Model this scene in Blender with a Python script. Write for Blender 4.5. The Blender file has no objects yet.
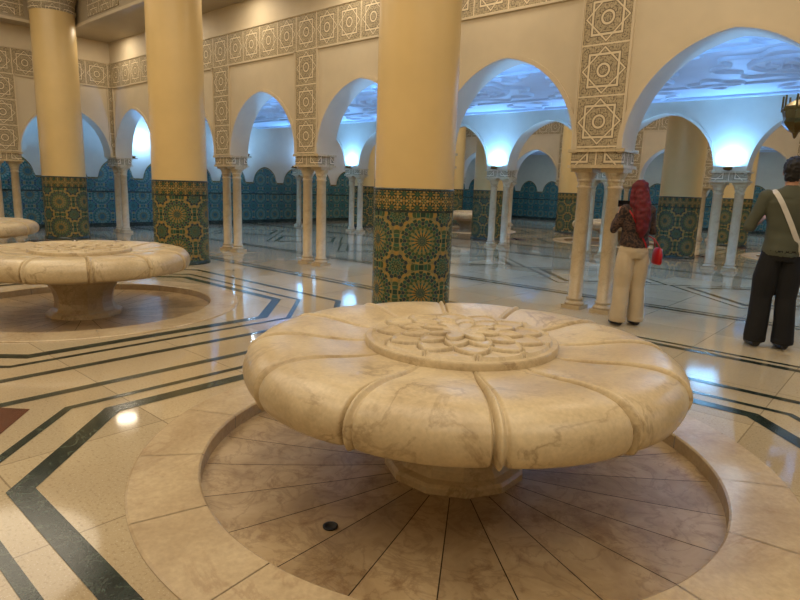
import bpy, bmesh, math, random
from mathutils import Vector, Matrix
from mathutils import noise as nz
from mathutils.bvhtree import BVHTree
random.seed(4)
pi=math.pi
C=bpy.context.scene.collection
def srgb(r,g,b):
    f=lambda c:(c/255/12.92) if c/255<=.04045 else ((c/255+.055)/1.055)**2.4
    return (f(r),f(g),f(b),1)

# ---------------------------------------------------------------- node helpers
class S:
    def __init__(s,nt,v): s.nt=nt; s.v=v
    def m(s,op,*o,clamp=False):
        n=s.nt.nodes.new('ShaderNodeMath'); n.operation=op; n.use_clamp=clamp
        for i,a in enumerate((s,)+o):
            a=a.v if isinstance(a,S) else a
            if isinstance(a,(int,float)): n.inputs[i].default_value=a
            else: s.nt.links.new(a,n.inputs[i])
        return S(s.nt,n.outputs[0])
    def __add__(s,o): return s.m('ADD',o)
    def __sub__(s,o): return s.m('SUBTRACT',o)
    def __mul__(s,o): return s.m('MULTIPLY',o)
    def __truediv__(s,o): return s.m('DIVIDE',o)
    def fract(s): return s.m('FRACT')
    def floor(s): return s.m('FLOOR')
    def abs(s): return s.m('ABSOLUTE')
    def gt(s,o): return s.m('GREATER_THAN',o)
    def lt(s,o): return s.m('LESS_THAN',o)
    def max(s,o): return s.m('MAXIMUM',o)
    def min(s,o): return s.m('MINIMUM',o)
class M:
    def __init__(s,name,rough=.5,col=(.8,.8,.8,1),metal=0,spec=.5):
        s.mat=bpy.data.materials.new(name); s.mat.use_nodes=True
        s.nt=s.mat.node_tree; s.b=s.nt.nodes['Principled BSDF']
        s.b.inputs['Base Color'].default_value=col
        s.b.inputs['Roughness'].default_value=rough
        s.b.inputs['Metallic'].default_value=metal
        s.b.inputs['Specular IOR Level'].default_value=spec
    def new(s,t): return s.nt.nodes.new(t)
    def link(s,a,b): s.nt.links.new(a.v if isinstance(a,S) else a,b)
    def coord(s,which='Object'):
        return s.new('ShaderNodeTexCoord').outputs[which]
    def xyz(s,which):
        n=s.new('ShaderNodeSeparateXYZ'); s.link(s.coord(which),n.inputs[0])
        return [S(s.nt,n.outputs[i]) for i in range(3)]
    def noise(s,scale,detail=3,vec=None,dist=0,rough=.5):
        n=s.new('ShaderNodeTexNoise'); n.inputs['Scale'].default_value=scale
        n.inputs['Detail'].default_value=detail; n.inputs['Distortion'].default_value=dist
        n.inputs['Roughness'].default_value=rough
        s.link(vec if vec is not None else s.coord(),n.inputs['Vector'])
        return S(s.nt,n.outputs['Fac'])
    def ramp(s,fac,stops,const=False):
        n=s.new('ShaderNodeValToRGB'); e=n.color_ramp.elements
        if const: n.color_ramp.interpolation='CONSTANT'
        while len(e)<len(stops): e.new(.5)
        for i,(p,c) in enumerate(stops): e[i].position=p; e[i].color=c
        s.link(fac,n.inputs[0]); return n.outputs[0]
    def mix(s,fac,a,b,mode='MIX'):
        n=s.new('ShaderNodeMix'); n.data_type='RGBA'; n.blend_type=mode
        for k,v in ((0,fac),(6,a),(7,b)):
            v=v.v if isinstance(v,S) else v
            if isinstance(v,(int,float,tuple)): n.inputs[k].default_value=v
            else: s.link(v,n.inputs[k])
        return n.outputs[2]
    def col(s,c): s.link(c,s.b.inputs['Base Color'])
    def bump(s,h,strength=.3,dist=.01):
        n=s.new('ShaderNodeBump'); n.inputs['Strength'].default_value=strength
        n.inputs['Distance'].default_value=dist
        s.link(h,n.inputs['Height']); s.link(n.outputs[0],s.b.inputs['Normal'])

def flat(name,c,rough=.6,metal=0,var=.06,scale=12):
    m=M(name,rough,metal=metal)
    n=m.noise(scale,3)
    a=tuple(x*(1-var) for x in c[:3])+(1,); b=tuple(min(1,x*(1+var)) for x in c[:3])+(1,)
    m.col(m.ramp(n,[(.3,a),(.7,b)])); return m.mat
def marble(name,c1,c2,vein,rough=.25,sc=2.0,veinamt=1,dist=1.0,groove_shade=None,blotamt=1):
    m=M(name,rough)
    co=m.coord()
    n=m.noise(sc,6,co,.6,.65)
    base=m.ramp(n,[(.3,c1),(.65,c2)])
    v=m.noise(sc*1.1,8,co,dist,.6)
    vm=((v-.5).abs()*-38+1).max(0)*.75*veinamt
    n3=m.noise(sc*.8,3,co,.5)
    vm=vm*(n3*4-1.5).m('ADD',0,clamp=True)
    c=m.mix(vm,base,vein)
    blot=m.noise(sc*3,6,co,.4,.72)
    c=m.mix(((blot-.56).max(0)*5*veinamt*blotamt).m('MINIMUM',.6),c,vein)
    sp=m.noise(sc*30,3,co)
    c=m.mix(.25,c,m.ramp(sp,[(.3,(.6,.6,.6,1)),(.7,(1.2,1.2,1.2,1))]),'MULTIPLY')
    if groove_shade:
        U,V,_=m.xyz('UV'); c=m.mix(V.m('MINIMUM',.8),c,groove_shade)  # shade of the carved grooves put into the colour
    m.col(c); m.bump(sp,.08,.004); return m.mat

mat_plaster=flat('plaster',srgb(206,191,163),.65,0,.04,3)
mat_ceil=flat('ceiling_plaster',srgb(176,162,136),.6,0,.04,2)
mat_aisleceil=flat('stucco_white',srgb(205,210,215),.5,0,.05,2)
mat_paint=flat('column_tadelakt',srgb(214,185,126),.34,0,.05,1.6)
mat_marble=marble('cream_marble',srgb(180,158,122),srgb(212,194,158),srgb(132,106,74),.30,1.8,.75,.8,None,.7)
mat_lid=marble('carved_marble',srgb(180,158,122),srgb(212,194,158),srgb(132,106,74),.34,1.8,.5,groove_shade=srgb(92,68,42))
mat_shaft=marble('shaft_marble',srgb(188,166,130),srgb(206,186,150),srgb(140,114,84),.25,4,.35)
mat_ringm=marble('ring_marble',srgb(168,146,114),srgb(200,180,146),srgb(140,108,78),.24,1.6,.5)
mat_green=marble('green_marble',srgb(28,36,34),srgb(46,58,52),srgb(96,108,92),.1,6)
mat_brown=marble('brown_marble',srgb(76,40,28),srgb(104,60,42),srgb(60,30,20),.14,6)
mat_dark=flat('dark_recess',srgb(60,46,32),.8)
mat_hole=flat('drain_iron',srgb(22,18,14),.6)
mat_brass=flat('aged_brass',srgb(120,86,40),.35,1)

def basin_mat():
    m=M('basin_marble',.32)
    co=m.coord(); U,V,_=m.xyz('UV')
    wn=m.new('ShaderNodeTexWhiteNoise'); wn.noise_dimensions='1D'
    m.link(U.floor(),wn.inputs['W'])
    n=m.noise(2.6,6,co,.7,.65)
    base=m.ramp(n,[(.25,srgb(142,118,86)),(.5,srgb(176,152,116)),(.75,srgb(200,178,142))])
    v=m.noise(4,6,co,1.2,.6)
    vm=((v-.5).abs()*-26+1).max(0)*.35
    c=m.mix(vm,base,srgb(112,84,56))
    bl=m.noise(7,5,co,.5,.7)
    c=m.mix(((bl-.56).max(0)*5).m('MINIMUM',.6),c,srgb(120,88,56))
    c=m.mix(.7,c,m.ramp(S(m.nt,wn.outputs['Value']),[(0,(.80,.78,.76,1)),(1,(1.10,1.09,1.06,1))]),'MULTIPLY')
    m.col(c); return m.mat
mat_basin=basin_mat()

def zellige(name,cell,k,pal,fold=16,line=srgb(150,140,100),ga=.85):
    m=M(name,.22)
    U,V,_=m.xyz('UV')
    fx=(U/cell).fract()-.5; fy=(V/cell).fract()-.5
    ax=fx.abs()*-1+.5; ay=fy.abs()*-1+.5
    r1=(fx*fx+fy*fy).m('SQRT'); r2=(ax*ax+ay*ay).m('SQRT')
    t1=fy.m('ARCTAN2',fx); t2=ay.m('ARCTAN2',ax)
    sel=r1.lt(.44)
    inv=sel*-1+1
    r=r1*sel+r2*inv
    th=t1*sel*fold+t2*inv*(fold/2)
    st=r+th.m('COSINE')*.022
    q=st*k
    ring=q.floor()
    cc=(th+ring*pi).m('COSINE')
    ident=ring*2+cc.gt(0)+sel*3
    h=(ident*.377+.13).fract()
    c=m.ramp(h,[(i/len(pal),p) for i,p in enumerate(pal)],True)
    g=(q.fract().lt(.14)).max(cc.abs().lt(.16))
    g=g.max((r1-.44).abs().lt(.012))
    c=m.mix(g*ga,c,line)
    nz_=m.noise(25,2,m.coord('UV'))
    c=m.mix(.5,c,m.ramp(nz_,[(.3,(.7,.7,.7,1)),(.7,(1.15,1.15,1.15,1))]),'MULTIPLY')
    m.col(c); m.bump(g*-1,.25,.004); return m.mat
pal=[srgb(34,62,50),srgb(44,84,72),srgb(156,122,62),srgb(58,78,50),srgb(40,54,62),srgb(130,116,70),srgb(46,86,66)]
mat_tile=zellige('zellige_tile',.58,13,pal,16,srgb(142,130,82),.75)
mat_tile_b=zellige('zellige_border',.145,5,[srgb(150,120,60),srgb(34,64,48),srgb(52,90,66),srgb(164,138,82)],8,srgb(66,64,34))
mat_tile_w=zellige('zellige_dado',.62,10,[srgb(30,70,70),srgb(44,104,104),srgb(120,114,76),srgb(36,82,82),srgb(34,60,90),srgb(110,130,114),srgb(40,96,88)],16,srgb(110,134,118))

def lattice():
    m=M('carved_lattice',.6)
    U,V,_=m.xyz('UV')
    def stars(cell,w,ox=0):
        fx=((U/cell)+ox).fract()-.5; fy=(V/cell).fract()-.5
        x=fx.abs(); y=fy.abs()
        mx=x.max(y)
        r=(fx*fx+fy*fy).m('SQRT')
        a=((x+y)-.44).abs().lt(w); b=(mx-.31).abs().lt(w)
        c=mx.gt(.5-w*.8)
        d=(r-.12).abs().lt(w)
        return a.max(b).max(c).max(d), ((x+y-.44).abs().min((mx-.31).abs()).min((r-.12).abs())).lt(w*1.8)
    l1,o1=stars(.57,.022); l2,o2=stars(.1425,.06)
    n=m.noise(48,3,m.coord('UV'),1.5)
    fil=m.ramp(n,[(.44,srgb(92,80,60)),(.54,srgb(180,162,130))])
    c=m.mix(l2*.5,fil,srgb(196,180,146))
    c=m.mix(o1*.85,c,srgb(100,88,66))
    c=m.mix(l1,c,srgb(222,206,174))
    m.col(c); m.bump(l1.max(l2*.5),.6,.012); return m.mat
mat_lattice=lattice()

def floor_mat():
    m=M('terrazzo_floor',.1)
    co=m.coord(); x,y,_=m.xyz('Object')
    u=(x+.27)/.885; v=(y+.15)/.885
    g=((u.fract()-.5).abs().gt(.4955)).max((v.fract()-.5).abs().gt(.4955))
    sp=m.noise(70,2,co)
    sp2=m.noise(140,2,co)
    big=m.noise(.5,3,co)
    base=m.ramp(big,[(.35,srgb(172,154,124)),(.65,srgb(196,180,148))])
    wn=m.new('ShaderNodeTexWhiteNoise'); wn.noise_dimensions='2D'
    cb=m.new('ShaderNodeCombineXYZ'); m.link(u.floor(),cb.inputs[0]); m.link(v.floor(),cb.inputs[1])
    m.link(cb.outputs[0],wn.inputs['Vector'])
    base=m.mix(1,base,m.ramp(S(m.nt,wn.outputs['Value']),[(0,(.86,.86,.86,1)),(1,(1.08,1.08,1.08,1))]),'MULTIPLY')
    c=m.mix(((sp-.56).max(0)*4).m('MINIMUM',.45),base,srgb(128,106,76))
    c=m.mix(((sp2-.6).max(0)*5).m('MINIMUM',.5),c,srgb(226,218,200))
    c=m.mix(g*.6,c,srgb(110,94,70))
    m.col(c)
    m.link(m.noise(3,3,co)*.09+.025,m.b.inputs['Roughness'])
    m.b.inputs['Specular IOR Level'].default_value=.65
    return m.mat
mat_floor=floor_mat()

# ---------------------------------------------------------------- mesh helpers
class MB:
    def __init__(s): s.v=[];s.f=[];s.mi=[];s.uv=[];s.sm=[];s.mats=[]
    def add(s,v,f,mat,uv=None,smooth=False,off=(0,0,0)):
        if mat not in s.mats: s.mats.append(mat)
        k=s.mats.index(mat); o=len(s.v)
        s.v+= [(a[0]+off[0],a[1]+off[1],a[2]+off[2]) for a in v]
        for i,fc in enumerate(f):
            s.f.append([o+j for j in fc]); s.mi.append(k); s.sm.append(smooth)
            s.uv.append(uv[i] if uv else [(0,0)]*len(fc))
    def box(s,x0,x1,y0,y1,z0,z1,mat,uvm=False):
        v=[(x0,y0,z0),(x1,y0,z0),(x1,y1,z0),(x0,y1,z0),(x0,y0,z1),(x1,y0,z1),(x1,y1,z1),(x0,y1,z1)]
        f=[(0,3,2,1),(4,5,6,7),(0,1,5,4),(2,3,7,6),(1,2,6,5),(3,0,4,7)]
        uv=[]
        for fc in f:
            P=[v[i] for i in fc]
            n=(Vector(P[1])-Vector(P[0])).cross(Vector(P[2])-Vector(P[1]))
            a=max(range(3),key=lambda i:abs(n[i]))
            uv.append([((p[1],p[2]) if a==0 else (p[0],p[2]) if a==1 else (p[0],p[1])) for p in P])
        s.add(v,f,mat,uv)
    def lathe(s,prof,n,mat,off=(0,0,0),disp=None,R=None,cap=True,smooth=True,a0=0):
        v=[];f=[];uv=[]
        R=R or max(p[0] for p in prof)
        for i,(r,z) in enumerate(prof):
            for j in range(n):
                t=a0+2*pi*j/n
                rr,zz=(r,z)
                if disp: rr,zz=disp(i,t,r,z)
                v.append((rr*math.cos(t),rr*math.sin(t),zz))
        for i in range(len(prof)-1):
            for j in range(n):
                a=i*n+j;b=i*n+(j+1)%n
                f.append((a,b,b+n,a+n))
                u0=2*pi*R*j/n;u1=2*pi*R*(j+1)/n
                uv.append([(u0,prof[i][1]),(u1,prof[i][1]),(u1,prof[i+1][1]),(u0,prof[i+1][1])])
        if cap:
            if prof[0][0]>1e-4: f.append(tuple(range(n))[::-1]); uv.append([(0,0)]*n)
            if prof[-1][0]>1e-4: f.append(tuple(range((len(prof)-1)*n,len(prof)*n))); uv.append([(0,0)]*n)
        s.add(v,f,mat,uv,smooth,off)
    def mesh(s,name):
        me=bpy.data.meshes.new(name); me.from_pydata(s.v,[],s.f)
        for m in s.mats: me.materials.append(m)
        me.polygons.foreach_set('material_index',s.mi)
        me.polygons.foreach_set('use_smooth',s.sm)
        l=me.uv_layers.new(name='UVMap'); d=[c for u in s.uv for p in u for c in p]
        l.data.foreach_set('uv',d); me.update(); return me
def obj(name,me,loc=(0,0,0),rot=0,parent=None):
    o=bpy.data.objects.new(name,me); o.location=loc; o.rotation_euler=(0,0,rot); C.objects.link(o)
    if parent: o.parent=parent
    return o
def empty(name,loc=(0,0,0),rot=0):
    e=obj(name,None,loc,rot); e.empty_display_size=.2; return e

# ---------------------------------------------------------------- layout
BAY=2.657
XL,XA,XR=-15.2,-13.285,10.628
YF=-10.628; YB=21.5
Z1,Z2,Z3=4.78,5.9,3.35
FX=[1.21+5.314*n for n in (-2,-1,0,1)]
FROWS=[-4.46,10.7]

# floor with circular openings for the sunken basins
fb=MB(); HS=1.8; RH=1.40
def rect(x0,x1,y0,y1): fb.add([(x0,y0,0),(x1,y0,0),(x1,y1,0),(x0,y1,0)],[(0,1,2,3)],mat_floor)
ys=[YF]
for yc in FROWS: ys+= [yc-HS,yc+HS]
ys.append(YB)
rect(XL,XR,ys[0],ys[1]); rect(XL,XR,ys[2],ys[3]); rect(XL,XR,ys[4],ys[5])
for yc in FROWS:
    x=XL
    for fx in FX:
        rect(x,fx-HS,yc-HS,yc+HS); x=fx+HS
        n=96; v=[];f=[]
        for j in range(n):
            t=2*pi*j/n; c,s_=math.cos(t),math.sin(t); k=HS/max(abs(c),abs(s_))
            v+=[(fx+RH*c,yc+RH*s_,0),(fx+k*c,yc+k*s_,0)]
        for j in range(n):
            a=2*j;b=2*((j+1)%n); f.append((a,a+1,b+1,b))
        fb.add(v,f,mat_floor)
    rect(x,XR,yc-HS,yc+HS)
obj('floor',fb.mesh('floor'))

# green marble inlay bands set in the floor
ib=MB()
def band(pts,w,closed=False,z=.0025,mat=mat_green):
    n=len(pts); P=[Vector((p[0],p[1])) for p in pts]; L=[];R_=[]
    for i in range(n):
        a=P[i-1] if (i>0 or closed) else None; b=P[(i+1)%n] if (i<n-1 or closed) else None
        d1=(P[i]-a).normalized() if a is not None else None; d2=(b-P[i]).normalized() if b is not None else None
        if d1 is None: d1=d2
        if d2 is None: d2=d1
        n1=Vector((-d1.y,d1.x));n2=Vector((-d2.y,d2.x)); nn=(n1+n2).normalized(); k=w/2/max(.3,nn.dot(n1))
        L.append(P[i]+nn*k);R_.append(P[i]-nn*k)
    v=[(p.x,p.y,z) for p in L]+[(p.x,p.y,z) for p in R_]
    f=[(i,n+i,n+(i+1)%n,(i+1)%n) for i in range(n if closed else n-1)]
    ib.add(v,f,mat)
def chsq(cx,cy,h,d):
    c=d*math.sqrt(2)-h
    return [(cx+h,cy-c),(cx+h,cy+c),(cx+c,cy+h),(cx-c,cy+h),(cx-h,cy+c),(cx-h,cy-c),(cx-c,cy-h),(cx+c,cy-h)]
for yc in FROWS:
    for fx in FX:
        band(chsq(fx,yc,1.86,2.12),.11,True)
        band(chsq(fx,yc,2.07,2.40),.055,True)
        band(chsq(fx,yc,2.40,2.90),.075,True)
        mx=fx-2.657
        for sy in (-1,1):
            cy=yc+sy*2.0
            d=.5
            ib.add([(mx+.45+ -d,cy-.1*sy,.0025),(mx+.45,cy-d,.0025),(mx+.45+d,cy-.1*sy,.0025),(mx+.45,cy+d,.0025)],[(0,1,2,3)],mat_brown)
for yb in (-7.3,-7.15,-1.1,-.95,.9,1.05,5.2,5.35,7.2,7.35,14.2,14.35,16.2,16.35):
    band([(XL+.2,yb),(XR-.2,yb)],.055 if int(yb*20)%2 else .09)
for k in range(-3,6):
    cx=-BAY*(k+.5); 
    band([(cx-1.0,3.1),(cx,2.1),(cx+1.0,3.1),(cx,4.1)],.09,True)
    band([(cx-1.3,3.1),(cx,1.8),(cx+1.3,3.1),(cx,4.4)],.04,True)
obj('floor_inlay',ib.mesh('floor_inlay'))

# ---------------------------------------------------------------- fountain meshes
th0=math.radians(12.5)
prof=[(.30,.33),(.60,.345),(.85,.372),(.97,.393),(1.05,.410),(1.105,.424),(1.128,.430),(1.140,.438),(1.150,.456),(1.162,.485),(1.166,.52),(1.158,.555),(1.138,.588),(1.105,.614),(1.065,.632),(1.015,.642),(.96,.646),(.88,.644),(.80,.636),(.74,.628),(.66,.620),(.58,.616),(.50,.616)]
wt=[0,0,.2,.5,.8,.9,1,1,1,1,1,1,1,1,1,1,.95,.9,.85,.8,.7,.55,0]
nrm=[]
for i in range(len(prof)):
    a=prof[max(0,i-1)];b=prof[min(len(prof)-1,i+1)]
    d=Vector((b[0]-a[0],b[1]-a[1])).normalized(); nrm.append((d.y,-d.x))
def petals(i,t,r,z):
    s=((t-th0)/(pi/6))%1
    bul=.010*(1-abs(2*s-1)**3)
    w=s if s<.5 else s-1
    g=-.034*math.exp(-(w/.013)**2)
    rib=.014*math.exp(-((w-.040)/.015)**2)-.013*math.exp(-((w-.078)/.012)**2)
    d=(bul+g+rib-.006)*wt[i]
    return r+nrm[i][0]*d, z+nrm[i][1]*d
bm_=MB(); bm_.lathe(prof,1440,mat_marble,disp=petals,cap=False)
# lid disc with overlapping pointed petal relief
NR=110; NA=480
v=[(0,0,.684)];f=[];gr=[0]
def hdisc(r,t):
    if r>.487: return .655,0
    z=.662+.012*(1-(r/.475)**2)
    w=.118
    k=r/w; rg=math.floor(k)
    for ring in (rg-1,rg):
        if ring<0: continue
        n=8 if ring<1 else 12
        a=(t*n/(2*pi)+(.5 if ring%2 else 0))%1-.5
        lr=k-ring
        edge=1.0+.86*(1-abs(2*a)**1.5)**.8
        e=edge-lr
        if e>0:
            u=lr/edge
            rim=.009*math.exp(-((e-.12)/.06)**2)
            return z+.001+.014*u+rim, 0
        if e>-.11: return z-.011, .75*(1+e/.11)  # second value masks the painted groove shade
    return z,0
for i in range(1,NR+1):
    r=.52*i/NR
    for j in range(NA):
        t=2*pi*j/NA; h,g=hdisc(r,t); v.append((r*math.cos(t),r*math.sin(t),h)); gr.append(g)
for j in range(NA): f.append((0,1+j,1+(j+1)%NA))
for i in range(NR-1):
    for j in range(NA):
        a=1+i*NA+j;b=1+i*NA+(j+1)%NA; f.append((a,a+NA,b+NA,b))
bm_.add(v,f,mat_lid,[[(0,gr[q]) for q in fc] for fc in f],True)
bm_.lathe([(.52,.655),(.528,.648),(.528,.61)],96,mat_marble,cap=False)
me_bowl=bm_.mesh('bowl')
pb=MB()
pb.lathe([(.40,-.11),(.40,-.07),(.385,-.055),(.345,-.045),(.32,-.01),(.305,.05),(.31,.12),(.33,.19),(.365,.25),(.41,.30),(.43,.33),(.43,.36)],12,mat_marble,a0=pi/12,smooth=False)
me_ped=pb.mesh('pedestal')
sb=MB(); NS=24
sb.lathe([(.1,-.125),(1.41,-.09)],48,mat_dark,cap=False)
for k in range(NS):
    a=2*pi*k/NS+.06;b=2*pi*(k+1)/NS+.06
    vs=[];rr=[.36,.7,1.0,1.25,1.386]; zz=[-.105,-.10,-.09,-.08,-.072]
    q=5
    for r,z in zip(rr,zz):
        g=.0026/r
        for i in range(q+1):
            t=a+g+(b-a-2*g)*i/q; vs.append((r*math.cos(t),r*math.sin(t),z))
    fs=[(i*(q+1)+j,(i+1)*(q+1)+j,(i+1)*(q+1)+j+1,i*(q+1)+j+1) for i in range(4) for j in range(q)]
    sb.add(vs,fs,mat_basin,[[(k+.5,.5)]*4 for _ in fs])
me_basin=sb.mesh('basin')
rb=MB()
for k in range(16):
    a=2*pi*k/16+.1;b=2*pi*(k+1)/16+.1; q=8; vs=[]
    pr=[(1.385,-.12),(1.385,.004),(1.395,.012),(1.71,.012),(1.72,.006),(1.72,-.02)]
    for r,z in pr:
        g=.0025/r
        for i in range(q+1):
            t=a+g+(b-a-2*g)*i/q; vs.append((r*math.cos(t),r*math.sin(t),z))
    fs=[(i*(q+1)+j,(i+1)*(q+1)+j,(i+1)*(q+1)+j+1,i*(q+1)+j+1) for i in range(5) for j in range(q)]
    rb.add(vs,[tuple(reversed(x)) for x in fs],mat_ringm)
rb.lathe([(1.388,-.01),(1.715,-.01)],96,mat_dark,cap=False)
me_ring=rb.mesh('ring')
db=MB()
db.lathe([(.035,-.088),(.035,-.083),(.026,-.082),(.024,-.09),(0.0001,-.09)],24,mat_hole)
me_drain=db.mesh('drain')
for yc in FROWS:
    for fx in FX:
        e=empty('ablution_fountain',(fx,yc,0))
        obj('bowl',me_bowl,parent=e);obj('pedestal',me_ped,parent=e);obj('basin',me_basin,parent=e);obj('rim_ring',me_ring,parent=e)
        obj('drain',me_drain,(0,-.95,0),parent=e)

# ---------------------------------------------------------------- big tiled columns
cb_=MB()
cb_.lathe([(.475,0),(.475,.06),(.462,.065)],64,mat_green,cap=False)
cb_.lathe([(.462,.06),(.462,1.18)],64,mat_tile,cap=False,R=.4616)
cb_.lathe([(.466,1.18),(.466,1.205)],64,mat_green,cap=False)
cb_.lathe([(.463,1.205),(.463,1.41)],64,mat_tile_b,cap=False,R=.4616)
cb_.lathe([(.463,1.41),(.467,1.41),(.467,1.435),(.45,1.44)],64,mat_green,cap=False)
cb_.lathe([(.455,1.435),(.452,3),(.445,4.98)],64,mat_paint,cap=False)
cb_.lathe([(.445,4.98),(.475,5.0),(.475,5.05),(.455,5.07),(.46,5.16),(.5,5.32),(.58,5.5),(.62,5.6)],64,mat_lattice,cap=False)
cb_.box(-.64,.64,-.64,.64,5.6,5.9,mat_lattice)
me_col=cb_.mesh('tiled_column')
CX=[9.3,3.92,-1.45,-6.83,-12.2]
for y in (-1.77,8.0,13.4):
    for x in CX: obj('tiled_column',me_col,(x,y,0))

# ---------------------------------------------------------------- arcades
def arch_pts(n=22):
    hs=1.03; c=.135; R=hs+c; pts=[]
    am=math.acos(c/R)
    L=[(BAY/2+c-R*math.cos(am*i/n), 1.96+R*math.sin(am*i/n)) for i in range(n+1)]
    R_=[(BAY-x,z) for x,z in L[::-1][1:]]
    return L+R_
AP=arch_pts()
TH=.19
def arch_wall(nb,top,lat):
    b=MB()
    for k in range(nb):
        x0=k*BAY
        for sy in (-1,1):
            y=sy*TH
            def q(P):
                P=[(p[0]+x0,y,p[1]) for p in P]
                if sy>0: P=P[::-1]
                b.add(P,[tuple(range(len(P)))],mat_plaster,[[(p[0],p[2]) for p in P]])
            q([(0,1.96),(AP[0][0],1.96),(AP[0][0],top),(0,top)])
            q([(AP[-1][0],1.96),(BAY,1.96),(BAY,top),(AP[-1][0],top)])
            for i in range(len(AP)-1):
                a,c=AP[i],AP[i+1]; q([a,c,(c[0],top),(a[0],top)])
            v=[];f=[]
            for w,dy in ((0,0),(0,.022),(.055,.022),(.055,0)):
                for i,(ax,az) in enumerate(AP):
                    p0=AP[max(0,i-1)];p1=AP[min(len(AP)-1,i+1)]
                    d=Vector((p1[0]-p0[0],p1[1]-p0[1])).normalized()
                    v.append((ax-d.y*w+x0,y+sy*dy,az+d.x*w))
            n=len(AP)
            for r in range(3):
                for i in range(n-1):
                    F=(r*n+i,r*n+i+1,(r+1)*n+i+1,(r+1)*n+i); f.append(F if sy<0 else F[::-1])
            b.add(v,f,mat_plaster)
            if sy!=lat: continue
            e=.012
            for (xa,xb,za,zb) in ((0,.285,1.97,3.7),(BAY-.285,BAY,1.97,3.7),(0,BAY,3.7,4.27)):
                P=[(xa+x0,y+sy*e,za),(xb+x0,y+sy*e,za),(xb+x0,y+sy*e,zb),(xa+x0,y+sy*e,zb)]
                if xa==0 and xb<1: uv=[(p[0]-x0+.285,p[2]-3.7) for p in P]
                elif xb==BAY and xa>1: uv=[(p[0]-x0-BAY+.285,p[2]-3.7) for p in P]
                else: uv=[((p[0]-x0)*(.57*5/BAY)+.285,p[2]-3.7) for p in P]
                if sy>0: P=P[::-1];uv=uv[::-1]
                b.add(P,[(0,1,2,3)],mat_lattice,[uv])
            for xa,xb,za,zb in ((.285,.31,1.97,3.7),(BAY-.31,BAY-.285,1.97,3.7),(.285,BAY-.285,3.675,3.7),(0,BAY,4.27,4.30)):
                ya,yb=sorted((y,y+sy*.028))
                b.box(x0+xa,x0+xb,ya,yb,za,zb,mat_plaster)
        v=[(x+x0,sy*TH,z) for sy in (-1,1) for x,z in AP]; n=len(AP)
        b.add(v,[(i,i+n,i+n+1,i+1) for i in range(n-1)],mat_plaster,None,True)
    return b.mesh('arch_wall')
me_aw=arch_wall(9,Z1,-1); me_awb=arch_wall(9,Z1,1); me_ap=arch_wall(4,Z2,1)
qb=MB()
for sx in (-.19,.19):
    qb.box(sx-.125,sx+.125,-.125,.125,0,.05,mat_shaft)
    qb.lathe([(.118,.05),(.125,.065),(.118,.085),(.098,.095),(.096,.11),(.108,.12),(.104,.14),(.088,.15),(.088,.8),(.082,1.50),(.094,1.51),(.094,1.53),(.082,1.54)],24,mat_shaft,(sx,0,0))
    qb.lathe([(.082,1.54),(.088,1.58),(.10,1.60),(.096,1.62),(.115,1.66),(.13,1.69),(.13,1.70)],16,mat_marble,(sx,0,0),smooth=False)
    qb.box(sx-.135,sx+.135,-.135,.135,1.70,1.745,mat_marble)
qb.box(-.345,.345,-.20,.20,1.745,1.78,mat_marble)
qb.box(-.31,.31,-.185,.185,1.78,1.94,mat_lattice)
qb.box(-.345,.345,-.215,.215,1.93,1.965,mat_marble)
me_pair=qb.mesh('twin_pillars')
lb=MB()
lb.lathe([(.02,1.97),(.07,1.98),(.09,2.03),(.085,2.035),(.06,2.0),(.001,1.99)],20,mat_brass)
lb.box(-.012,.012,-.14,.14,1.965,1.985,mat_brass)
me_up=lb.mesh('uplight_bowl')
def light(name,kind,loc,power,color,size=.3,sizey=None,rot=(0,0,0),parent=None,radius=None):
    L=bpy.data.lights.new(name,kind); L.energy=power; L.color=color
    if kind=='AREA':
        L.size=size
        if sizey: L.shape='RECTANGLE'; L.size_y=sizey
        else: L.shape='DISK'
    else: L.shadow_soft_size=radius or .05
    o=bpy.data.objects.new(name,L); o.location=loc; o.rotation_euler=rot; C.objects.link(o)
    if parent: o.parent=parent
    return o
BLUE=(.13,.40,1.0)
UP=58
for yy,sy,me in ((0,1,me_aw),(6.2,-1,me_awb),(15.2,1,me_aw)):
    e=empty('arcade',(0,yy,0))
    obj('arch_wall',me,(XA,0,0),parent=e)
    for k in range(-4,6):
        obj('twin_pillars',me_pair,(-BAY*k,0,0),parent=e)
        if k>-4:
            obj('uplight_bowl',me_up,(-BAY*k,sy*.35,0),parent=e)
            light('uplight_lamp','AREA',(-BAY*k,sy*.35,2.045),UP,BLUE,.15,rot=(pi,0,0),parent=e)
e=empty('arcade',(XA,0,0),-pi/2)
obj('arch_wall',me_ap,(0,0,0),parent=e)
for k in range(1,4):
    obj('twin_pillars',me_pair,(BAY*k,0,0),parent=e)
    obj('uplight_bowl',me_up,(BAY*k,-.35,0),parent=e)
    light('uplight_lamp','AREA',(BAY*k,-.35,2.045),UP,BLUE,.15,rot=(pi,0,0),parent=e)

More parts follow.
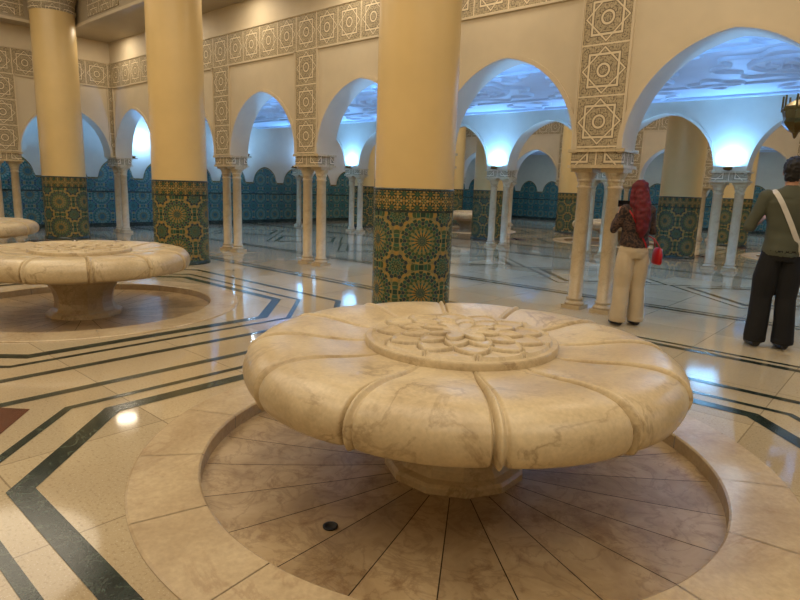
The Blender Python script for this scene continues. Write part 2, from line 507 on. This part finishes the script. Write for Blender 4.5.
# ---------------------------------------------------------------- shell
def boxobj(name,x0,x1,y0,y1,z0,z1,mat):
    b=MB(); b.box(x0,x1,y0,y1,z0,z1,mat); return obj(name,b.mesh(name))
boxobj('wall_left',XL-.2,XL,YF-.2,YB+.2,0,6.1,mat_plaster)
boxobj('wall_right',XR,XR+.2,YF-.2,YB+.2,0,6.1,mat_plaster)
boxobj('wall_front',XL,XR,YF-.2,YF,0,6.1,mat_plaster)
boxobj('wall_back',XL,XR,YB,YB+.2,0,6.1,mat_plaster)
cl=MB()
T=.1
cl.box(XA,XR,YF,-1.3,Z2,Z2+T,mat_ceil)
cl.box(-12.65,XR,-1.3,-.19,Z1,Z2+T,mat_ceil)
cl.box(XA+.19,-12.65,YF,-.19,Z1,Z2,mat_ceil)
cl.box(XL,XA-.19,YF,.19,Z3,Z3+T,mat_aisleceil)
cl.box(XL,XR,.19,6.01,Z3,Z3+T,mat_aisleceil)
cl.box(XL,XR,6.39,7.5,Z1,Z2+T,mat_ceil)
cl.box(XL,XR,7.5,13.9,Z2,Z2+T,mat_ceil)
cl.box(XL,XR,13.9,15.01,Z1,Z2+T,mat_ceil)
cl.box(XL,XR,15.39,YB,Z3,Z3+T,mat_aisleceil)
def ringm(cx,cy,z,R,w,h,n=40,mat=mat_aisleceil,rf=None):
    v=[];f=[]
    pr=[(-w/2,0),(-w/3,-h),(w/3,-h),(w/2,0)]
    for dr,dz in pr:
        for j in range(n):
            t=2*pi*j/n; r=(rf(t) if rf else R)+dr
            v.append((cx+r*math.cos(t),cy+r*math.sin(t),z+dz))
    for i in range(3):
        for j in range(n):
            a=i*n+j;b=i*n+(j+1)%n; f.append((a,a+n,b+n,b))
    cl.add(v,f,mat,None,True)
for yc in (3.1,18.4):
    for k in range(-4,6):
        cx=-BAY*(k+.5)
        if cx<XL+1.3: continue
        ringm(cx,yc,Z3,.55,.09,.05)
        ringm(cx,yc,Z3,.9,.07,.05,96,rf=lambda t:.95+.13*math.cos(8*t))
        ringm(cx,yc,Z3,.25,.07,.05,64,rf=lambda t:.27+.06*math.cos(8*t))
        for sy in (-1,1):
            ringm(cx,yc+sy*1.95,Z3,.5,.06,.045,64,rf=lambda t:.42+.1*math.cos(4*t))
            ringm(cx+BAY/2,yc+sy*1.2,Z3,.3,.06,.045,64,rf=lambda t:.34+.09*math.cos(4*t))
    for dy in (-2.7,-2.6,2.6,2.7,-1.35,1.35):
        cl.box(XL,XR,yc+dy-.025,yc+dy+.025,Z3-.04,Z3+.01,mat_aisleceil)
obj('ceiling',cl.mesh('ceiling'))
tb=MB()
for yy,s_ in ((-1.3,-1),(7.5,1),(13.9,-1)):
    y0,y1=sorted((yy+s_*.002,yy+s_*.03))
    tb.box(-12.65,XR,y0,y1,Z1+.0,Z1+.06,mat_plaster)
    tb.box(-12.65,XR,y0,y1,Z1+.62,Z1+.68,mat_plaster)
    y0,y1=sorted((yy+s_*.002,yy+s_*.02))
    x=-12.0
    while x<XR-1.6:
        tb.box(x+.55,x+2.1,y0,y1,Z1+.12,Z1+.56,mat_lattice); x+=BAY
tb.box(-12.648,-12.62,YF,-1.3,Z1,Z1+.06,mat_plaster)
tb.box(-12.648,-12.63,YF,-2.2,Z1+.12,Z1+.6,mat_lattice)
obj('trim_1',tb.mesh('trim_1'))
def dado(L):
    b=MB(); P=1.33
    def top(s):
        q=(s/P)%1; d=abs(q-.5)*P
        if d>.5: return 1.40
        return 1.40+.55*math.sqrt(max(0,1-(d/.5)**1.7))
    n=int(L/.035); 
    for i in range(n):
        a=L*i/n;c=L*(i+1)/n; za,zc=top(a),top(c)
        b.add([(a,0,0),(c,0,0),(c,0,zc),(a,0,za)],[(0,1,2,3)],mat_tile_w,[[(a,0),(c,0),(c,zc),(a,za)]])
        b.add([(a,-.012,za-.0),(c,-.012,zc),(c,-.012,zc+.05),(a,-.012,za+.05)],[(0,1,2,3)],mat_tile_b,[[(a,0),(c,0),(c,.05),(a,.05)]])
    b.box(0,L,-.03,0,0,.12,mat_green)
    b.box(0,L,-.02,0,1.02,1.06,mat_green)
    return b.mesh('dado')
me_d=dado(YB-YF-.02)
obj('tile_dado',me_d,(XL+.015,YF+.01,0),pi/2)
me_d2=dado(XR-XL-.1)
obj('tile_dado',me_d2,(XL+.05,YB-.015,0),0)

# hanging lantern
hb=MB()
hb.lathe([(.012,.62),(.012,.40)],8,mat_brass)
hb.lathe([(.01,.42),(.05,.40),(.06,.36),(.12,.33),(.2,.27),(.215,.24),(.2,.22),(.17,.1),(.19,.05),(.15,.0),(.1,-.05),(.04,-.09),(.02,-.15),(.001,-.17)],8,mat_brass,smooth=False)
for j in range(8):
    t=2*pi*j/8; hb.box(.2*math.cos(t)-.012,.2*math.cos(t)+.012,.2*math.sin(t)-.012,.2*math.sin(t)+.012,.2,.42,mat_brass)
hb.lathe([(.012,.88),(.012,.6)],8,mat_brass)
obj('hanging_lantern',hb.mesh('hanging_lantern'),(1.45,3.1,2.47))

# ---------------------------------------------------------------- people
def tube(pts,rad,side=(1,0,0),n=18):
    P=[Vector(p) for p in pts]; v=[];f=[]; side=Vector(side)
    for i,p in enumerate(P):
        T=(P[min(i+1,len(P)-1)]-P[max(0,i-1)]).normalized()
        s_=side-T*T.dot(side)
        if s_.length<1e-3: s_=Vector((0,1,0))-T*T.y
        s_.normalize(); u=T.cross(s_)
        r=rad[i]; rx,ry=(r if isinstance(r,tuple) else (r,r))
        for j in range(n):
            t=2*pi*j/n; v.append(p+s_*rx*math.cos(t)+u*ry*math.sin(t))
    for i in range(len(P)-1):
        for j in range(n):
            a=i*n+j;b=i*n+(j+1)%n; f.append((a,b,b+n,a+n))
    f.append(tuple(range(n))[::-1]); f.append(tuple(range((len(P)-1)*n,len(P)*n)))
    return [tuple(x) for x in v],f
def ell(c,r,rotz=0,rotx=0,n=20):
    v=[];f=[]; R=Matrix.Rotation(rotz,3,'Z')@Matrix.Rotation(rotx,3,'X'); c=Vector(c); m=n//2
    v.append(c+R@Vector((0,0,-r[2])))
    for i in range(1,m):
        a=-pi/2+pi*i/m
        for j in range(n):
            t=2*pi*j/n; v.append(c+R@Vector((r[0]*math.cos(a)*math.cos(t),r[1]*math.cos(a)*math.sin(t),r[2]*math.sin(a))))
    v.append(c+R@Vector((0,0,r[2]))); e=len(v)-1
    for j in range(n):
        f.append((0,1+(j+1)%n,1+j)); f.append((e,1+(m-2)*n+j,1+(m-2)*n+(j+1)%n))
    for i in range(m-2):
        for j in range(n):
            a=1+i*n+j;b=1+i*n+(j+1)%n; f.append((a,b,b+n,a+n))
    return [tuple(x) for x in v],f
def displace(me,fn):
    N=[v.normal.copy() for v in me.vertices]; P=[v.co.copy() for v in me.vertices]
    flatco=[]
    for p,n_ in zip(P,N):
        q=p+n_*fn(p); flatco+= [q.x,q.y,q.z]
    me.vertices.foreach_set('co',flatco); me.update()
def union(name,parts,voxel,parent,smooth=3,noise=0,nf=20):
    vv=[];ff=[]
    for (v,f),mat in parts:
        o=len(vv); vv+=v; ff+=[[o+i for i in x] for x in f]
    me=bpy.data.meshes.new('tmp'); me.from_pydata(vv,[],ff)
    o=bpy.data.objects.new('tmp',me); C.objects.link(o)
    r=o.modifiers.new('r','REMESH'); r.mode='VOXEL'; r.voxel_size=voxel
    s=o.modifiers.new('s','SMOOTH'); s.iterations=smooth; s.factor=.5
    dg=bpy.context.evaluated_depsgraph_get(); dg.update()
    me2=bpy.data.meshes.new_from_object(o.evaluated_get(dg)); me2.name=name
    bpy.data.objects.remove(o)
    me2.materials.clear(); mats=[]
    for _,m in parts:
        if m not in mats: mats.append(m)
    for m in mats: me2.materials.append(m)
    trees=[(BVHTree.FromPolygons(p[0],p[1]),mats.index(m)) for p,m in parts]
    if len(mats)>1:
        for p in me2.polygons:
            best=9;bi=0
            for t,i in trees:
                h=t.find_nearest(p.center,.06)
                if h[3] is not None and h[3]<best: best=h[3];bi=i
            p.material_index=bi
    for p in me2.polygons: p.use_smooth=True
    if noise: displace(me2,lambda p:noise*nz.noise(p*nf))
    return obj(name,me2,parent=parent)
def hand(wrist,d,pn,ts,mat,k=1,curl=.9):
    w=Vector(wrist); d=Vector(d).normalized(); pn=Vector(pn); pn=(pn-d*pn.dot(d)).normalized()
    sd=d.cross(pn); sd=sd if sd.dot(Vector(ts))>0 else -sd
    P=[]
    P.append((tube([w-d*.02*k,w+d*.02*k,w+d*.06*k,w+d*.09*k],[(.026*k,.019*k),(.034*k,.016*k),(.04*k,.015*k),(.038*k,.012*k)],sd),mat))
    for i,(o,L) in enumerate(((.03,.072),(.0105,.080),(-.0095,.074),(-.029,.058))):
        p=w+d*.082*k+sd*o*k; pts=[p]; ang=0
        for j,fr in enumerate((.45,.3,.25)):
            ang+=curl*(.55,.75,.5)[j]
            dd=d*math.cos(ang)+pn*math.sin(ang)
            p=p+dd*L*fr*k; pts.append(p)
        P.append((tube(pts,[.0092*k,.0088*k,.008*k,.0062*k],sd,10),mat))
    p=w+d*.025*k+sd*.026*k; p2=p+(d*.6+sd*.7+pn*.35).normalized()*.04*k; p3=p2+(d*.8+sd*.1+pn*.6).normalized()*.034*k
    P.append((tube([p-sd*.012*k,p,p2,p3],[.012*k,.013*k,.0105*k,.0075*k],pn,10),mat))
    return P
def head(c,k,turn,mat,lip):
    c=Vector(c); R=Matrix.Rotation(turn,3,'Z')
    g=lambda x,y,z:c+R@Vector((x,y,z))*k
    P=[(ell(c+R@Vector((0,-.008,.02))*k,(.074*k,.092*k,.09*k),turn),mat),
       (ell(g(0,.018,-.035),(.058*k,.066*k,.078*k),turn),mat),
       (ell(g(0,.05,-.09),(.028*k,.026*k,.022*k),turn),mat),
       (tube([g(0,.082,.018),g(0,.094,-.006),g(0,.106,-.026),g(0,.09,-.036)],[.008*k,.010*k,.014*k,.012*k]),mat),
       (ell(g(0,.085,.028),(.05*k,.012*k,.01*k),turn),mat),
       (ell(g(0,.078,-.062),(.024*k,.014*k,.010*k),turn),lip)]
    for s in (-1,1):
        P.append((ell(g(s*.077,-.008,-.005),(.010*k,.020*k,.032*k),turn),mat))
        P.append((ell(g(s*.035,.062,-.02),(.022*k,.02*k,.022*k),turn),mat))
    return P,[g(s*.031,.079,.008) for s in (-1,1)]
def strap(torso,A,c,mat,parent,name='strap',w=.018):
    tree=BVHTree.FromPolygons(*torso); A=Vector(A).normalized(); B=Vector((0,1,0)); c=Vector(c)
    N=A.cross(B).normalized(); pts=[]
    for j in range(48):
        t=2*pi*j/48; d=A*math.cos(t)+B*math.sin(t)
        h=tree.ray_cast(c+d*.8,-d)
        p=h[0] if h[0] is not None else c+d*.2
        pts.append((p,d))
    v=[];f=[]
    for p,d in pts:
        for a,b_ in ((-w,.004),(-w,.013),(w,.013),(w,.004)):
            v.append(tuple(p+N*a+d*b_))
    n=len(pts)
    for i in range(n):
        for r in range(4):
            a=i*4+r;b=i*4+(r+1)%4;c2=((i+1)%n)*4+(r+1)%4;d2=((i+1)%n)*4+r
            f.append((a,b,c2,d2))
    b=MB(); b.add(v,f,mat); obj(name,b.mesh(name),parent=parent)

m_skin=flat('skin',srgb(188,138,108),.5,0,.03); m_lip=flat('lips',srgb(160,84,76),.4)
m_eye=flat('eye',srgb(40,30,25),.2); m_phone=flat('phone_black',srgb(18,18,20),.15)
m_shoe=flat('black_shoe',srgb(20,20,22),.4)
def knit():
    m=M('patterned_knit',.85)
    n=m.noise(26,4)
    m.col(m.ramp(n,[(.42,srgb(34,28,28)),(.52,srgb(92,66,52)),(.6,srgb(44,34,32))])); m.bump(n,.3,.006); return m.mat
m_knit=knit(); m_cream=flat('cream_trousers',srgb(190,172,142),.8,0,.06,8)
m_red=flat('red_hair',srgb(92,8,18),.7,0,.35,30); m_bag=flat('red_leather',srgb(170,16,24),.35)
m_olive=flat('olive_shirt',srgb(80,82,66),.85,0,.06,9); m_blk=flat('black_trousers',srgb(16,16,18),.85,0,.1)
m_hair=flat('black_hair',srgb(18,14,12),.6,0,.3,40); m_strap=flat('white_strap',srgb(205,200,190),.6)

def person(name,loc,rot,H,opt):
    k=H/1.75; e=empty(name,loc,rot)
    top=opt['top'];bot=opt['bot'];sw=opt['sw']*k; lw=opt['lw']; leg=opt['leg']; hp_=opt.get('hips',1)
    V=lambda x,y,z:(x*k,y*k,z*k)
    parts=[]
    for s,(kx,ky,ax,ay) in zip((-1,1),leg):
        parts.append((tube([V(s*.083*hp_,0,.95),V(s*.09*hp_,0,.82),V((s*.093+kx)/2,ky/2,.66),V(kx,ky,.48),V((kx+ax)/2,(ky+ay)/2-.01,.28),V(ax,ay,.10),V(ax,ay,.055)],
            [.09*k*hp_,.106*k*hp_,.096*k*lw,.084*k*lw,.084*k*lw,.090*k*lw,.088*k*lw]),bot))
        parts.append((tube([V(ax,ay-.075,.045),V(ax,ay-.03,.05),V(ax,ay+.05,.045),V(ax*1.08,ay+.13,.03),V(ax*1.1,ay+.175,.025)],[(.032*k,.036*k),(.04*k,.045*k),(.042*k,.042*k),(.046*k,.028*k),(.03*k,.02*k)]),m_shoe))
    parts.append((tube([V(0,-.005,.84),V(0,-.01,.92),V(0,0,1.0)],[(.15*k*hp_,.115*k),(.174*k*hp_,.13*k),(.16*k*hp_,.115*k)]),bot))
    torso=tube([V(0,0,opt['hem']),V(0,-.005,opt['hem']+.03),V(0,0,1.10),V(0,.0,1.24),V(0,-.005,1.36),V(0,-.01,1.43),V(0,-.01,1.475),V(0,0,1.50)],
        [(.178*k*hp_,.134*k),(.178*k*hp_,.134*k),(.160*k*hp_,.118*k),(.172*k,.122*k),(sw*.98,.12*k),(sw*.88,.098*k),(sw*.52,.07*k),(.06*k,.055*k)],n=28)
    parts.append((torso,top))
    parts.append((tube([V(0,-.01,1.46),V(0,0,1.53),V(0,.008,1.60)],[.056*k,.052*k,.055*k]),m_skin))
    hc=V(*opt['head'])
    hp,eyes=head(hc,k*opt.get('hk',1.04),opt['turn'],m_skin,m_lip); parts+=hp
    hands=[]
    for s,(el,wr,hd,pn,ts,cu) in zip((-1,1),opt['arms']):
        sh=(s*(sw-.035*k),-.01*k,1.405*k)
        el=V(*el);wr=V(*wr)
        mid=tuple((a+b)/2 for a,b in zip(sh,el)); m2=tuple((a+b)/2 for a,b in zip(el,wr))
        parts.append((tube([sh,mid,el],[.068*k,.056*k,.048*k]),top))
        q=opt['sleeve']; cuff=tuple(a+(b-a)*q for a,b in zip(el,wr))
        parts.append((tube([el,tuple((a+b)/2 for a,b in zip(el,cuff)),cuff],[.05*k,.047*k,.04*k]),top))
        parts.append((ell(el,(.049*k,)*3),top)); parts.append((ell(sh,(.07*k,)*3),top))
        parts.append((tube([m2,wr,tuple(a+(b-a)*1.06 for a,b in zip(el,wr))],[.036*k,.026*k,.025*k]),m_skin))
        hands+=hand(wr,hd,pn,ts,m_skin,k,cu)
    bo=union('body',parts,.0085,e,3)
    def folds(p):
        z=p.z/k
        if not .1<z<1.40: return 0
        return .010*nz.noise(Vector((p.x*9,p.y*9,p.z*(3.5 if z<.9 else 11))))
    displace(bo.data,folds)
    union('hands',hands,.0045,e,1)
    b=MB()
    for p in eyes: v,f=ell(p,(.011*k,)*3,n=10); b.add(v,f,m_eye,None,True)
    obj('eyes',b.mesh('eyes'),parent=e)
    return e,torso,k,hc

# woman holding a phone up in front of her
ww,tor,k,hc=person('woman',(.665,-.49,0),math.radians(41+6),1.60,dict(top=m_knit,bot=m_cream,sw=.185,lw=1.14,hem=.99,
    leg=[(-.10,.01,-.115,-.01),(.10,.02,.125,.02)],head=(0,.012,1.635),turn=.15,sleeve=.85,
    arms=[((-.245,.06,1.16),(-.085,.27,1.36),(.35,.35,.9),(.9,.2,-.1),(0,-.5,1),1.3),((.245,.06,1.16),(.085,.27,1.36),(-.35,.35,.9),(-.9,.2,-.1),(0,-.5,1),1.3)]))
hx,hy,hz=hc
hair=[(ell((hx,hy-.02,hz+.026),(.084,.094,.092)),m_red),
      (tube([(hx,hy-.05,hz+.07),(hx,hy-.082,hz-.02),(hx,-.105,hz-.14),(hx,-.135,hz-.28),(hx,-.140,hz-.40),(hx+.01,-.13,hz-.50)],[(.045,.03),(.076,.042),(.085,.046),(.085,.042),(.068,.034),(.022,.015)]),m_red),
      (tube([(hx-.07,hy-.02,hz+.04),(hx-.082,hy-.03,hz-.06),(hx-.085,-.05,hz-.17),(hx-.07,-.10,hz-.30)],[.022,.03,.032,.018]),m_red),
      (tube([(hx+.07,hy-.02,hz+.04),(hx+.082,hy-.03,hz-.06),(hx+.085,-.05,hz-.17),(hx+.07,-.10,hz-.30)],[.022,.03,.032,.018]),m_red)]
union('hair',hair,.007,ww,3,.012,22)
b=MB(); b.box(-.075,.075,.318,.326,1.31,1.383,m_phone); obj('phone',b.mesh('phone'),parent=ww)
strap(tor,(-.55,0,1),(0,0,1.05),m_bag,ww,'bag_strap',.007)
bb=MB(); v,f=tube([(.27,-.02,.70),(.27,-.02,.72),(.272,-.02,.80),(.272,-.02,.87),(.27,-.02,.885)],[(.03,.075),(.04,.09),(.038,.085),(.03,.07),(.012,.05)],n=20); bb.add(v,f,m_bag,None,True)
v,f=tube([(.27,-.07,.87),(.25,-.04,.93),(.215,-.02,.98),(.16,0,1.01)],[.006]*4); bb.add(v,f,m_bag,None,True)
v,f=tube([(.27,.04,.87),(.25,.02,.93),(.215,0,.98),(.16,0.01,1.01)],[.006]*4); bb.add(v,f,m_bag,None,True)
obj('handbag',bb.mesh('handbag'),parent=ww)

mm,tor,k,hc=person('man',(2.03,-.36,0),math.radians(41-12),1.83,dict(top=m_olive,bot=m_blk,sw=.225,lw=1.06,hem=.90,hips=.92,
    leg=[(-.10,.03,-.11,.02),(.095,.0,.11,-.03)],head=(.015,.02,1.635),turn=-.55,sleeve=.35,
    arms=[((-.285,.03,1.13),(-.12,.26,1.20),(.5,.6,.25),(.3,.1,.9),(0,1,.3),.8),((.285,.03,1.13),(.12,.26,1.20),(-.5,.6,.25),(-.3,.1,.9),(0,1,.3),.8)]))
hx,hy,hz=hc; R=Matrix.Rotation(-.55,3,'Z')
o1=R@Vector((0,-.032,.035)); o2=R@Vector((0,-.005,.10)); o3=R@Vector((0,.05,.10)); o4=R@Vector((0,-.058,-.035))
union('hair',[(ell((hx+o1.x,hy+o1.y,hz+o1.z),(.087,.1,.092),-.55),m_hair),(ell((hx+o2.x,hy+o2.y,hz+o2.z),(.075,.09,.045),-.55),m_hair),
   (ell((hx+o3.x,hy+o3.y,hz+o3.z),(.06,.045,.032),-.55),m_hair),(ell((hx+o4.x,hy+o4.y,hz+o4.z),(.068,.058,.07),-.55),m_hair)],.006,mm,2,.012,40)
strap(tor,(-.5,0,1),(0,0,1.22),m_strap,mm,'bag_strap',.022)
b=MB(); b.box(-.04,.04,.33,.34,1.24,1.40,m_phone); obj('phone',b.mesh('phone'),parent=mm)

# ---------------------------------------------------------------- lights
WARM=(1,.86,.66); NEU=(1,.9,.78)
for fx in FX:
    light('ceiling_lamp','AREA',(fx,-4.9,5.85),126,WARM,4.4)
for fx in (-6.8,-1.4,3.9):
    light('ceiling_lamp','AREA',(fx,-8.7,5.85),70,WARM,3.4)
for x in [-BAY*(k+.5) for k in range(-4,5)]:
    light('soffit_lamp','AREA',(x,-.75,Z1-.01),14,WARM,.5)
    light('aisle_downlight','AREA',(x,3.1,Z3-.06),17,(.66,.82,1),.22)
    light('aisle_downlight','AREA',(x,18.4,Z3-.06),20,(.66,.82,1),.22)
for fx in FX:
    light('ceiling_lamp','AREA',(fx,10.7,5.85),125,NEU,3.0)
for y in (-8,-4,1.5,4.7,8,11,14):
    light('left_wall_fill','AREA',(XL+.45,y,2.6),30,(.2,.45,1),.3,rot=(0,pi*.5,0))  # added blue fill aimed at the left wall, floating without a fixture

w=bpy.data.worlds.new('world'); w.use_nodes=True; bpy.context.scene.world=w
w.node_tree.nodes['Background'].inputs[0].default_value=(.9,.75,.5,1); w.node_tree.nodes['Background'].inputs[1].default_value=.1

# ---------------------------------------------------------------- camera
cam=bpy.data.cameras.new('camera'); cam.lens=590/800*36; cam.sensor_width=36
co=bpy.data.objects.new('camera',cam); C.objects.link(co)
p=math.radians(10.84); th=.033
F=Vector((-.6605,.7508,0)).normalized(); R0=Vector((F.y,-F.x,0)); Z=Vector((0,0,1))
f_=F*math.cos(p)-Z*math.sin(p); u_=F*math.sin(p)+Z*math.cos(p)
Rc=R0*math.cos(th)+u_*math.sin(th); Uc=u_*math.cos(th)-R0*math.sin(th)
m=Matrix((Rc,Uc,-f_)).transposed().to_4x4(); m.translation=Vector((3.048,-7.068,1.45))
co.matrix_world=m
bpy.context.scene.camera=co
try: bpy.context.scene.view_settings.view_transform='Standard'
except Exception as ex: print(ex)
